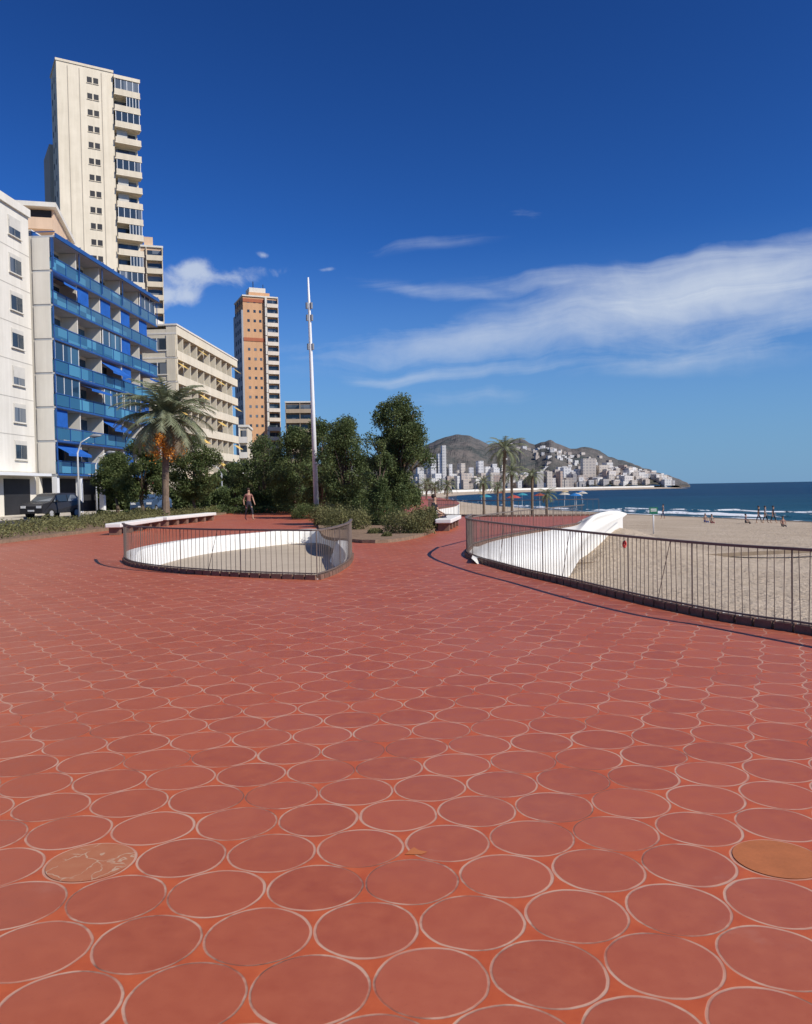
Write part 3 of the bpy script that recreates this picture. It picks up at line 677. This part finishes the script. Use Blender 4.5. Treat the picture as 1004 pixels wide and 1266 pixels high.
# blue balcony building
Y0,Y1=62.8,84.5; o=fl(Y0); L=(fl(Y1)-o).length; B=Asm("blue_balcony_apartment_building",o,AL,NO)
B.box("walls",CREAM,0,L,-13,-.02,0,21.9); nb_=5; bw=L/nb_; R=random.Random(4)
for k in range(8):
    z=3.2+k*2.60
    last=k==7
    B.box("balcony_slabs",SLABW,-.02,L+.02,0,1.55 if not last else 1.8,z-.14,z)
    B.box("slab_fascia",BLUE,-.06,L+.06,1.553 if not last else 1.803,1.60 if not last else 1.90,z-.12 if not last else z-.18,z+.03+(.12 if last else 0))
    if last:
        B.box("roof_parapet",BLUE,0,L,-.3,-.0,z+.003,z+.4)
        for j in range(11): B.box("roof_parapet",BLUE,j*L/10-.03,j*L/10+.03,-.003+.0,1.8,z+.25,z+.32)
        break
    for j in range(nb_*2):
        s0=j*bw/2
        B.box("balcony_glass",TEALG,s0+.06,s0+bw/2-.06,1.50,1.53,z+.08,z+.95)
        B.box("balustrade_posts",BLUE,s0-.04,s0+.04,1.48,1.56,z+.0,z+.97)
    B.box("balustrade_rail",BLUE,0,L,1.47,1.57,z+.97,z+1.04)
    B.box("end_panel",BLUE2 if k in(1,4,5) else TEALG,-.05,-.01,.1,1.45,z+.1,z+ (2.3 if k in(1,4,5) else .95))
    B.box("end_post",BLUE,-.08,-.0,1.47,1.57,z+1.05,z+2.44)
    for j in range(nb_):
        s0=j*bw
        B.box("glazed_doors",BGL,s0+.25,s0+bw*.49,-.02,.03,z+.02,z+2.2)
        B.box("glazed_doors",BGL,s0+bw*.53,s0+bw-.25,-.02,.03,z+.02,z+2.2)
        B.box("door_frames",WPAINT,s0+.18,s0+.245,-.02,.06,z,z+2.2); B.box("door_frames",WPAINT,s0+bw*.27,s0+bw*.27+.07,.035,.06,z,z+2.2)
        B.box("partitions",TEALG if (j+k)%2 else CREAM,s0-.06,s0+.06,0,1.35,z,z+2.44)
        for m_ in range(3):
            if R.random()<.5:
                xx=s0+.5+R.random()*(bw-1.4); hh=R.uniform(.35,.8); B.box("balcony_furniture",WPAINT,xx,xx+R.uniform(.2,.6),.5,.9,z+.003,z+hh)
        q=R.random()
        if q<.28:
            h0=z+2.3; dr=R.uniform(.4,1.0); B.poly("awnings",BLUE2,[(s0+.2,1.0,h0),(s0+bw-.2,1.0,h0),(s0+bw-.2,2.3,h0-dr),(s0+.2,2.3,h0-dr)]); B.poly("awnings",BLUE2,[(s0+.2,2.3,h0-dr),(s0+bw-.2,2.3,h0-dr),(s0+bw-.2,2.32,h0-dr-.2),(s0+.2,2.32,h0-dr-.2)])
        elif q<.50:
            B.box("glazed_enclosure",BGL,s0+.2,s0+bw-.2,1.4,1.44,z+1.05,z+2.40)
            for m_ in range(4): B.box("enclosure_frame",BLUE if j%2 else WPAINT,s0+.2+m_*(bw-.4)/3-.03,s0+.2+m_*(bw-.4)/3+.03,1.39,1.47,z+1.05,z+2.40)
        elif q<.72: B.box("sun_blind",BLUE2,s0+.2,s0+bw*.5,1.3,1.34,z+1.1,z+2.40)
B.box("ground_floor_columns",WPAINT,0,.4,1.0,1.4,0,3.0)
for j in range(1,nb_+1): B.box("ground_floor_columns",WPAINT,j*bw-.4,j*bw,1.0,1.4,0,3.0)
B.box("shopfront",DARK,.5,L-.5,-.02,.04,.1,2.9)
B.box("shop_awnings",mat("red_canvas",(.4,.05,.04)),6,11,1.6,3.4,2.5,2.58); B.box("shop_awnings",WPAINT,12,18,1.7,3.4,2.5,2.58)
for j in range(6): B.box("awning_frames",BLUE,j*L/5-.03,j*L/5+.03,1.6,1.66,19.0,21.2)
B.done()
# beige hotel
Y0,Y1=95,121.5; o=fl(Y0); L=(fl(Y1)-o).length; ZT=20.6
B=Asm("beige_hotel",o,AL,NO)
B.box("walls",BEIGE,0,L,-11,-1.2,0,ZT); 
for k in range(6):
    z=3.4+k*2.80
    B.box("balcony_slabs",BEIGE,0,L,-1.197,.0,z-.25,z)
    B.box("balcony_parapets",BEIGE,0,L,-.12,.004,z+.003,z+.78)
    for j in range(10):
        s0=j*L/10
        B.box("glazing",GLASS,s0+.3,s0+L/10-.3,-1.2,-1.15,z+.1,z+2.2)
        B.box("fins",BEIGE,s0-.08,s0+.08,-1.197,-.13,z,z+2.54)
        if (j*7+k*3)%6==0: B.poly("awnings",YEL,[(s0+.2,-.1,z+2.2),(s0+L/10-.2,-.1,z+2.2),(s0+L/10-.2,.7,z+1.6),(s0+.2,.7,z+1.6)])
B.box("roof_band",BEIGE,-.02,L+.02,-1.197,.02,ZT-.6,ZT+.4); B.box("roof_cap",CREAM,-.1,L+.1,-11.1,.1,ZT+.403,ZT+.6)
B.box("side_wall",BEIGE,0,.35,-1.197,0,0,ZT-.603)
oo,aa,nv=B.o,B.a,B.nn
B.a,B.nn=NO.copy(),-AL; B.o=o+NO*-11
for k in range(6):
    z=4.2+k*2.80
    for s0 in (7.6,3.5):
        B.box("end_windows",GLASS,s0,s0+2.2,0,.05,z,z+1.35); B.box("end_window_frames",WPAINT,s0+1.05,s0+1.13,.053,.08,z,z+1.35); B.box("end_sills",CREAM,s0-.1,s0+2.3,0,.12,z-.12,z-.003)
    B.box("end_bands",CREAM,0,11,0,.03,z+1.8,z+2.0)
B.o,B.a,B.nn=oo,aa,nv; B.box("hotel_canopy",mat("awning_orange",(.5,.22,.08)),2,14,.1,2.5,3.0,3.2)
B.box("rooftop_plant",CREAM,3,7,-7,-4,ZT+.603,ZT+2.2); B.done()
# tall tower
Yt=140; p=D(69,74,Yt); n_=Vector((.5,-.866,0)); a_=Vector((.866,.5,0))
B=Asm("tall_apartment_tower",(p.x,Yt,0),a_,n_); ZT=p.z; Wd=13.4; fh=2.78
TW=wallmat("tower_cream",(.78,.69,.53),.1); TG=mat("tower_groove",(.40,.34,.26))
B.box("walls",TW,0,9.2,-7,0,0,ZT); B.box("balcony_core",TW,9.2,Wd,-7,-1.3,0,ZT-1.0)
B.box("rear_wing",wallmat("tower_shaded_side",(.50,.42,.32)),-.6,9,-15,-7.003,0,D(50,160,Yt).z)  # darker copy of the tower cream: side shade painted into the wing
B.box("roof_lip",CREAM2,-.15,9.3,-7.1,.12,ZT,ZT+.4); B.box("roof_block",TW,4,12,-7,-2,ZT+.403,ZT+.8)
for s in (1.7,3.6,7.2): B.box("vertical_joints",TG,s,s+.14,0,.015,0,ZT-.5)
for q_ in (-2.5,-5): B.box("side_joints",TG,-.015,0,q_,q_+.15,0,ZT-.5)
nf_=int((ZT-4)/fh); R=random.Random(9)
for k in range(nf_):
    z=ZT-2.6-k*fh
    for s0 in (4.9,5.95): 
        B.box("windows",DARK,s0,s0+.8,0,.03,z,z+1.0); B.box("window_sills",CREAM2,s0-.08,s0+.88,0,.12,z-.1,z-.003)
    zb=z-1.0
    B.box("balcony_slabs",TW,9.25,Wd+.3,-1.297,.55,zb-.2,zb)
    B.box("balcony_parapets",TW if k>1 else CREAM2,9.3,Wd+.25,.45,.56,zb+.003,zb+.85)
    B.box("balcony_parapets",TW,Wd+.15,Wd+.26,-1.2,.447,zb+.003,zb+.85)
    B.box("balcony_glazing",GLASS,9.6,Wd-.4,-1.3,-1.24,zb+.05,zb+2.2)
    if R.random()<.55: 
        a0=9.4 if R.random()<.6 else 11.3
        B.box("enclosed_glazing",GLASS,a0,Wd+.1,.42,.46,zb+.86,zb+2.5)
        for m_ in range(5): B.box("glazing_frames",WPAINT,a0+m_*(Wd-a0)/4,a0+m_*(Wd-a0)/4+.09,.463,.5,zb+.86,zb+2.5)
    elif R.random()<.5: B.box("roller_blinds",SHUT,9.7,11.5,-.5,-.46,zb+1.2,zb+2.5)
    for q_ in(-5.8,-3.2): B.box("side_windows",DARK,-.03,0,q_,q_+.7,z,z+.9)
B.box("top_canopy",TW,9.25,Wd+.3,-7,.6,ZT-1.0+.003,ZT-.4); B.done()
def simple_tower(name,px0,px1,ty,Y,mw,mb,depth=9,tilt=.35,fh=2.8,bal=(.1,.9),extra=None):
    p=D(px0,ty,Y); n_=Vector((tilt,-1,0)).normalized(); a_=Vector((-n_.y,n_.x,0)); W_=(px1-px0)/F*Y
    B=Asm(name,(p.x,Y,0),a_,n_); Z=p.z; B.box("walls",mw,0,W_,-depth,0,0,Z); B.box("roof_slab",CREAM,-.2,W_+.2,-depth-.2,.3,Z,Z+.4)
    k=0
    while Z-1-k*fh>4:
        z=Z-(k+1)*fh; b0,b1=bal[0]*W_,bal[1]*W_
        B.box("balcony_slabs",mb,b0,b1,0,1.0,z-.15,z); B.box("balcony_parapets",mb,b0,b1,.92,1.0,z+.003,z+.95); B.box("recesses",GLASS,b0+.2,b1-.2,0,.05,z+.05,z+2.2)
        m_=int((b1-b0)/3.2)
        for j in range(m_+1): B.box("partitions",mb,b0+j*(b1-b0)/max(m_,1)-.08,b0+j*(b1-b0)/max(m_,1)+.08,.052,.9,z,z+2.6)
        if extra: extra(B,z,W_,k)
        k+=1
    return B,Z,W_
B,Z,W_=simple_tower("peach_apartment_tower",172,199,305,175,PEACH,CREAM2,tilt=.3,bal=(.3,1.0)); B.box("roof_block",PEACH,1,W_*.6,-6,-1,Z+.403,Z+2.5); B.done()
def ex(B,z,W_,k):
    for s0 in(.12,.3,.46):
        B.box("small_windows",DARK if s0>.2 else GLASS,s0*W_,s0*W_+.7,0,.04,z+1.0,z+1.8)
    for q_ in range(3): B.box("side_windows",DARK,-.54,-.5,-3-q_*3,-1.6-q_*3,z+.7,z+2.0)
    B.box("end_strip",CREAM,.62*W_,.66*W_,0,.9,z,z+2.6)
B,Z,W_=simple_tower("orange_brick_tower",300,343,366,240,ORANGE,wallmat("tower_white",(.76,.66,.54)),depth=12,tilt=.42,bal=(.67,1.0),extra=ex)
B.box("shaded_side",SHADEW,-.5,-.003,-12,.0,0,Z-4); B.box("red_bands",RED,0,.62*W_,.05,.14,Z-1.6,Z-.6); B.box("red_bands",RED,0,.62*W_,.05,.14,Z-13,Z-12)  # left side's shade painted as a blue-grey wall colour
B.box("roof_block",ORANGE,2,W_-2,-8,-1,Z+.403,Z+1.6); B.box("roof_parapet",CREAM,2.4,W_-3,-7,-2,Z+1.603,Z+3.2); B.tube("antenna",DARK,[B.P(4,-4,Z+3.2),B.P(4,-4,Z+5.5)],.12,5)
B.tube("antenna",DARK,[B.P(7,-4,Z+3.2),B.P(7,-4,Z+4.8)],.1,5); B.done()
B,Z,W_=simple_tower("brown_balcony_block",353,388,498,230,wallmat("brown_render",(.26,.19,.13)),wallmat("tan_render",(.46,.36,.25)),tilt=.1,bal=(0,1.0)); B.done()
B,Z,W_=simple_tower("low_apartment_block",296,306,528,150,CREAM2,CREAM,tilt=.1,bal=(0,1.0)); B.done()
# ------------------------------------------------ road & furniture
mesh_obj("road",[(-26.5,-25,.004),(-19,-25,.004),(-17.6,160,.004),(-24,160,.004)],[(0,1,2,3)],ASPH)
mesh_obj("sidewalk",[(-36,-25,.12),(-26.6,-25,.12),(-24.1,160,.12),(-32,160,.12),(-26.6,-25,0),(-24.1,160,0)],[(0,1,2,3),(1,4,5,2)],STONE)
def bench(name,a,b_,w_=.6,h=.45):
    d=(b_-a); L=d.length; d=d.normalized(); B=Asm(name,a,d,Vector((d.y,-d.x,0)))
    B.box("seat",WHITE,0,L,0,w_,h-.16,h)
    k=max(2,int(L/1.4))
    for i in range(k+1):
        s=.15+(L-.6)*i/k; B.box("supports",BRICKB,s,s+.3,.1,w_-.1,0,h-.163)
    o=B.done()
    for c_ in o.children:
        if c_.name.startswith("seat"): m_=c_.modifiers.new("b",'BEVEL'); m_.width=.03; m_.segments=2
    return o
bench("concrete_bench",G(130,662),G(186,652)); bench("concrete_bench",G(192,651),G(255,643.5)); bench("concrete_bench",G(538,657),G(553,650),.6)
Y=48; base=Vector(((391.5-502)/F*Y,Y,0)); tpz=D(381,343,48)
B=Asm("light_mast"); top=Vector((tpz.x,Y,tpz.z))
B.tube("mast",WPAINT,[base,base.lerp(top,.5),base.lerp(top,.86),top],[.16,.12,.085,.045],10)
for zf in(.70,.82,.87):
    p=base.lerp(top,zf)
    for sx_ in(-1,1): B.tube("floodlights",LGREY,[p+Vector((sx_*.13,-.05,0)),p+Vector((sx_*.13,-.05,.35))],.08,8)
    B.tube("brackets",LGREY,[p+Vector((-.17,-.05,.02)),p+Vector((.17,-.05,.02))],.03,6)
B.done(smooth=("mast",))
def lamp(px,Y,top_y,dirx=1):
    x=(px-502)/F*Y; z=(yh(px)-top_y)/F*Y+H; B=Asm("street_lamp"); b0=Vector((x,Y,0))
    B.tube("pole",WPAINT,[b0,b0+Vector((0,0,z*.8)),b0+Vector((dirx*.25,0,z*.93)),b0+Vector((dirx*.9,0,z))],[.08,.055,.045,.035],8)
    B.tube("lamp_head",LGREY,[b0+Vector((dirx*.85,0,z)),b0+Vector((dirx*1.1,0,z+.03)),b0+Vector((dirx*1.6,0,z+.05))],[.05,.14,.06],8); B.done(smooth=("pole","lamp_head"))
lamp(98,54,540); lamp(120,66,560); lamp(330,90,575); lamp(275,80,575,-1)
def car(name,loc,yaw,colm,hh=1.75,L=4.5,Wc=1.85):
    c_,s_=math.cos(yaw),math.sin(yaw); B=Asm(name,loc,(c_,s_,0),(s_,-c_,0))
    prof=[(-L/2,.35),(-L/2,.85),(-L/2+.12,1.02),(-L/2+.9,1.12),(-L/2+1.6,hh-.06),(-L/2+2.1,hh),(L/2-.75,hh-.02),(L/2-.25,1.15),(L/2-.05,1.0),(L/2,.4)]
    def half(zz): return Wc/2 if zz<1.05 else Wc/2-.20*(zz-1.05)/(hh-1.05)
    _,V,Fc=B.part("body",colm); k=len(V); n=len(prof)
    V+=[B.P(x,-half(z),z) for x,z in prof]+[B.P(x,half(z),z) for x,z in prof]
    Fc.append(tuple(k+i for i in range(n))); Fc.append(tuple(k+n+i for i in range(n))[::-1])
    for i in range(n): j=(i+1)%n; Fc.append((k+i,k+n+i,k+n+j,k+j))
    def q(x,z,sd): return (x,sd*(half(z)+.012),z)
    for sd in(-1,1):
        for xs in(((-L/2+1.12,1.14),(-L/2+1.62,hh-.14),(-L/2+2.5,hh-.12),(-L/2+2.5,1.14)),((-L/2+2.58,1.14),(-L/2+2.58,hh-.12),(L/2-.85,hh-.14),(L/2-.45,1.18))):
            B.poly("side_windows",GLASS,[q(x,z,sd) for x,z in xs])
        for x in(-L/2+.85,L/2-.85):
            for r,w0,mm,pt in((.34,.02,mat("tyre",(.02,.02,.02)),"tyres"),(.2,.035,mat("alloy",(.4,.4,.42),.3,.5),"hubs")):
                B.tube(pt,mm,[B.P(x,sd*(Wc/2-.2),.34),B.P(x,sd*(Wc/2+w0),.34)],r,18)
    hw=half(hh-.2)-.08
    B.poly("windscreen",GLASS,[(-L/2+.93,-Wc/2+.16,1.16),(-L/2+.93,Wc/2-.16,1.16),(-L/2+1.53,hw,hh-.12),(-L/2+1.53,-hw,hh-.12)])
    B.poly("rear_window",GLASS,[(L/2-.26,-Wc/2+.18,1.2),(L/2-.26,Wc/2-.18,1.2),(L/2-.68,hw,hh-.12),(L/2-.68,-hw,hh-.12)])
    for sd in(-1,1):
        s0=sd*.62; B.box("headlights",WPAINT,-L/2-.015,-L/2+.03,s0-.2,s0+.2,.72,.88); B.box("tail_lights",mat("red_lens",(.4,.02,.02)),L/2-.04,L/2+.012,s0-.15,s0+.15,.75,.95)
        B.box("mirrors",colm,-L/2+1.3,-L/2+1.42,sd*(Wc/2+.02)-.1*(sd<0),sd*(Wc/2+.02)+.1*(sd>0),1.1,1.25)
    B.box("number_plate",WPAINT,-L/2-.02,-L/2-.005,-.25,.25,.5,.61); B.box("bumper_trim",DARK,-L/2-.01,-L/2+.1,-Wc/2+.1,Wc/2-.1,.36,.48)
    B.done()
CARD=mat("car_paint_black",(.03,.03,.035),.25,.5,.1,1); CARB=mat("car_paint_blue",(.05,.09,.16),.25,.5,.1,1)
car("parked_suv",(-24.3,56,0),math.radians(74),CARD,1.72,4.2,1.8)
car("parked_car",(-20.3,65,0),math.radians(86),CARB,1.5,4.3,1.75)
p=G(808,660,-1.75); B=Asm("beach_sign",p); hs=(660-627)/F*p.y
B.tube("post",WPAINT,[p,p+Vector((0,0,hs))],.05,8); B.box("board",mat("sign_green",(.02,.16,.09)),-.28,.28,.05,.08,hs-.45,hs); B.box("lettering",WPAINT,-.2,.2,.081,.085,hs-.28,hs-.22); B.box("lettering",WPAINT,-.2,.2,.081,.085,hs-.16,hs-.10); B.done(smooth=("post",))
best=min(spline(near,False,.05),key=lambda v:abs((v.x/v.y)-(771-502)/F)); 
bpy.ops.mesh.primitive_torus_add(major_radius=.04,minor_radius=.015,location=(best.x,best.y-.06,.77),rotation=(math.pi/2,0,.9)); o=bpy.context.object; o.name="life_ring"; o.data.materials.append(mat("ring_red",(.5,.05,.04),.5,.3,.1,3))
for i in range(12):
    px=random.uniform(556,735); Y=random.uniform(110,230); X=(px-502)/F*Y; z=-1.9
    c_=random.choice([(.03,.16,.4),(.5,.46,.38),(.45,.35,.2),(.4,.08,.06),(.05,.25,.3)])
    B=Asm("beach_umbrella"); B.tube("pole",WPAINT,[(X,Y,z-.2),(X,Y,z+2.2)],.03,5)
    B.tube("canopy",mat("canopy_%d"%int(c_[0]*100),c_,.8,.1),[(X,Y,z+1.85),(X,Y,z+2.1),(X,Y,z+2.3)],[1.1,.7,.05],10); B.done()
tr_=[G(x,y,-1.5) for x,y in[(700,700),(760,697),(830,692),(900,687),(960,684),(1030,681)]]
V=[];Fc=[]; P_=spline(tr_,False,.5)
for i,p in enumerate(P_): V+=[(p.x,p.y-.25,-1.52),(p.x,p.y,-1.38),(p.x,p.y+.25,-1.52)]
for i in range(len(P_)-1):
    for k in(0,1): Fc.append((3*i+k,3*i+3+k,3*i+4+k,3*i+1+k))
mesh_obj("dark_sand_ridge",V,Fc,mat("dark_sand",(.20,.15,.10),.95,.1,.2,2))  # thin low strip of darker sand following a curve across the beach
# ------------------------------------------------ people
def person(name,loc,yaw,pose="stand",top=(.1,.1,.12),bot=(.05,.06,.1),skin=(.45,.27,.18),hair=(.05,.03,.02),sc=1.0):
    J={'pel':(0,0,.95,.13,.1),'wst':(0,0,1.12,.12,.09),'chs':(0,0,1.34,.16,.11),'nck':(0,0,1.49,.055,.055),'hd0':(0,-.02,1.57,.07,.08),'hd1':(0,-.01,1.69,.08,.09)}
    sit=pose=="sit"; wk=pose=="walk"
    for s,n in((1,'L'),(-1,'R')):
        f=.22*s if wk else .02
        J['sh'+n]=(s*.18,0,1.42,.055,.055); J['el'+n]=(s*.24,.04+ (-.5*f if wk else 0),1.14,.042,.042); J['wr'+n]=(s*.24,-.08-(.8*f if wk else 0),.91,.028,.028); J['ha'+n]=(s*.24,-.12-(.9*f if wk else 0),.83,.034,.02)
        J['hp'+n]=(s*.09,0,.9,.09,.09); J['kn'+n]=(s*.1,-.03-f*.9,.5,.062,.062); J['an'+n]=(s*.1,.03+ (f*-1.1 if f<0 else -f*1.5) if wk else .02,.09,.04,.04); J['to'+n]=(s*.1,J['an'+n][1]-.16,.04,.035,.03)
    if sit:
        for k in J:
            if k[:2] not in('kn','an','to'): x,y,z,a,b_=J[k]; J[k]=(x,y,z-.42,a,b_)
        for s,n in((1,'L'),(-1,'R')):
            J['kn'+n]=(s*.12,-.42,.50,.062,.062); J['an'+n]=(s*.12,-.40,.09,.04,.04); J['to'+n]=(s*.12,-.56,.04,.035,.03); J['wr'+n]=(s*.15,-.3,.62,.028,.028); J['ha'+n]=(s*.12,-.38,.60,.034,.02); J['el'+n]=(s*.24,-.05,.74,.042,.042)
    E=[('pel','wst'),('wst','chs'),('chs','nck'),('nck','hd0'),('hd0','hd1')]
    for n in'LR': E+=[('chs','sh'+n),('sh'+n,'el'+n),('el'+n,'wr'+n),('wr'+n,'ha'+n),('pel','hp'+n),('hp'+n,'kn'+n),('kn'+n,'an'+n),('an'+n,'to'+n)]
    keys=list(J); me=bpy.data.meshes.new("skel"); me.from_pydata([J[k][:3] for k in keys],[(keys.index(a),keys.index(b_)) for a,b_ in E],[])
    o=bpy.data.objects.new("skel",me); COL.objects.link(o); o.modifiers.new("s",'SKIN'); sm=o.modifiers.new("u",'SUBSURF'); sm.levels=1
    for i,k in enumerate(keys): me.skin_vertices[0].data[i].radius=J[k][3:]; me.skin_vertices[0].data[i].use_root=(k=='pel')
    bpy.context.view_layer.update(); dg=bpy.context.evaluated_depsgraph_get(); nm=bpy.data.meshes.new_from_object(o.evaluated_get(dg)); bpy.data.objects.remove(o)
    nm.materials.clear()
    for nme,c_ in(("skin",skin),("top",top),("bot",bot)): nm.materials.append(mat("%s_%d_%d"%(nme,int(c_[0]*99),int(c_[2]*99)),c_,.8,.2,.12,6))
    kv=[Vector(J[k][:3]) for k in keys]
    for p in nm.polygons:
        p.use_smooth=True; k=keys[min(range(len(keys)),key=lambda i:(kv[i]-p.center).length)]
        p.material_index=1 if k[:2] in('ws','ch','sh') else 2 if k[:2] in('pe','hp','kn') else 0
    root=empty(name); b_=bpy.data.objects.new("body",nm); COL.objects.link(b_); b_.parent=root
    bpy.ops.mesh.primitive_uv_sphere_add(segments=12,ring_count=8,radius=.1,location=(0,.02,J['hd1'][2]+.02)); h=bpy.context.object; h.name="hair"; h.scale=(.9,1.05,.9); h.data.materials.append(mat("hair_%d"%int(hair[0]*99),hair)); h.parent=root
    bpy.ops.mesh.primitive_cone_add(vertices=6,radius1=.018,depth=.04,location=(0,-.115,J['hd0'][2]+.04),rotation=(math.pi/2,0,0)); h=bpy.context.object; h.name="nose"; h.data.materials.append(nm.materials[0]); h.parent=root
    root.location=loc; root.rotation_euler=(0,0,yaw); root.scale=(sc,)*3
bsp=G(541,655); person("seated_person",(bsp.x-.1,bsp.y+.3,0),1.2,"sit",(.02,.02,.025),(.03,.03,.05))
for px,py,po,yw,tp_,bt in[(938,646,"walk",1.4,(.02,.02,.03),(.04,.05,.1)),(946,646,"walk",1.5,(.25,.25,.27),(.03,.03,.04)),(956,646,"walk",1.3,(.03,.03,.05),(.03,.03,.03)),(872,645,"sit",.3,(.3,.2,.15),(.05,.1,.3)),(880,646,"sit",0,(.3,.24,.2),(.3,.1,.1)),(922,646,"sit",1,(.05,.05,.1),(.05,.05,.05)),(820,641,"walk",-1.4,(.2,.2,.25),(.05,.05,.1)),(968,650,"sit",0,(.35,.2,.15),(.1,.1,.1))]:
    z=-2.25; q_=G(px,py,z)
    person("beach_visitor",(q_.x,q_.y,z-(.05 if po!="sit" else .42)),yw,po,tp_,bt,sc=.92)
q_=G(308,643); person("pedestrian",(q_.x,q_.y,0),.6,"walk",(.25,.12,.10),(.04,.04,.05))
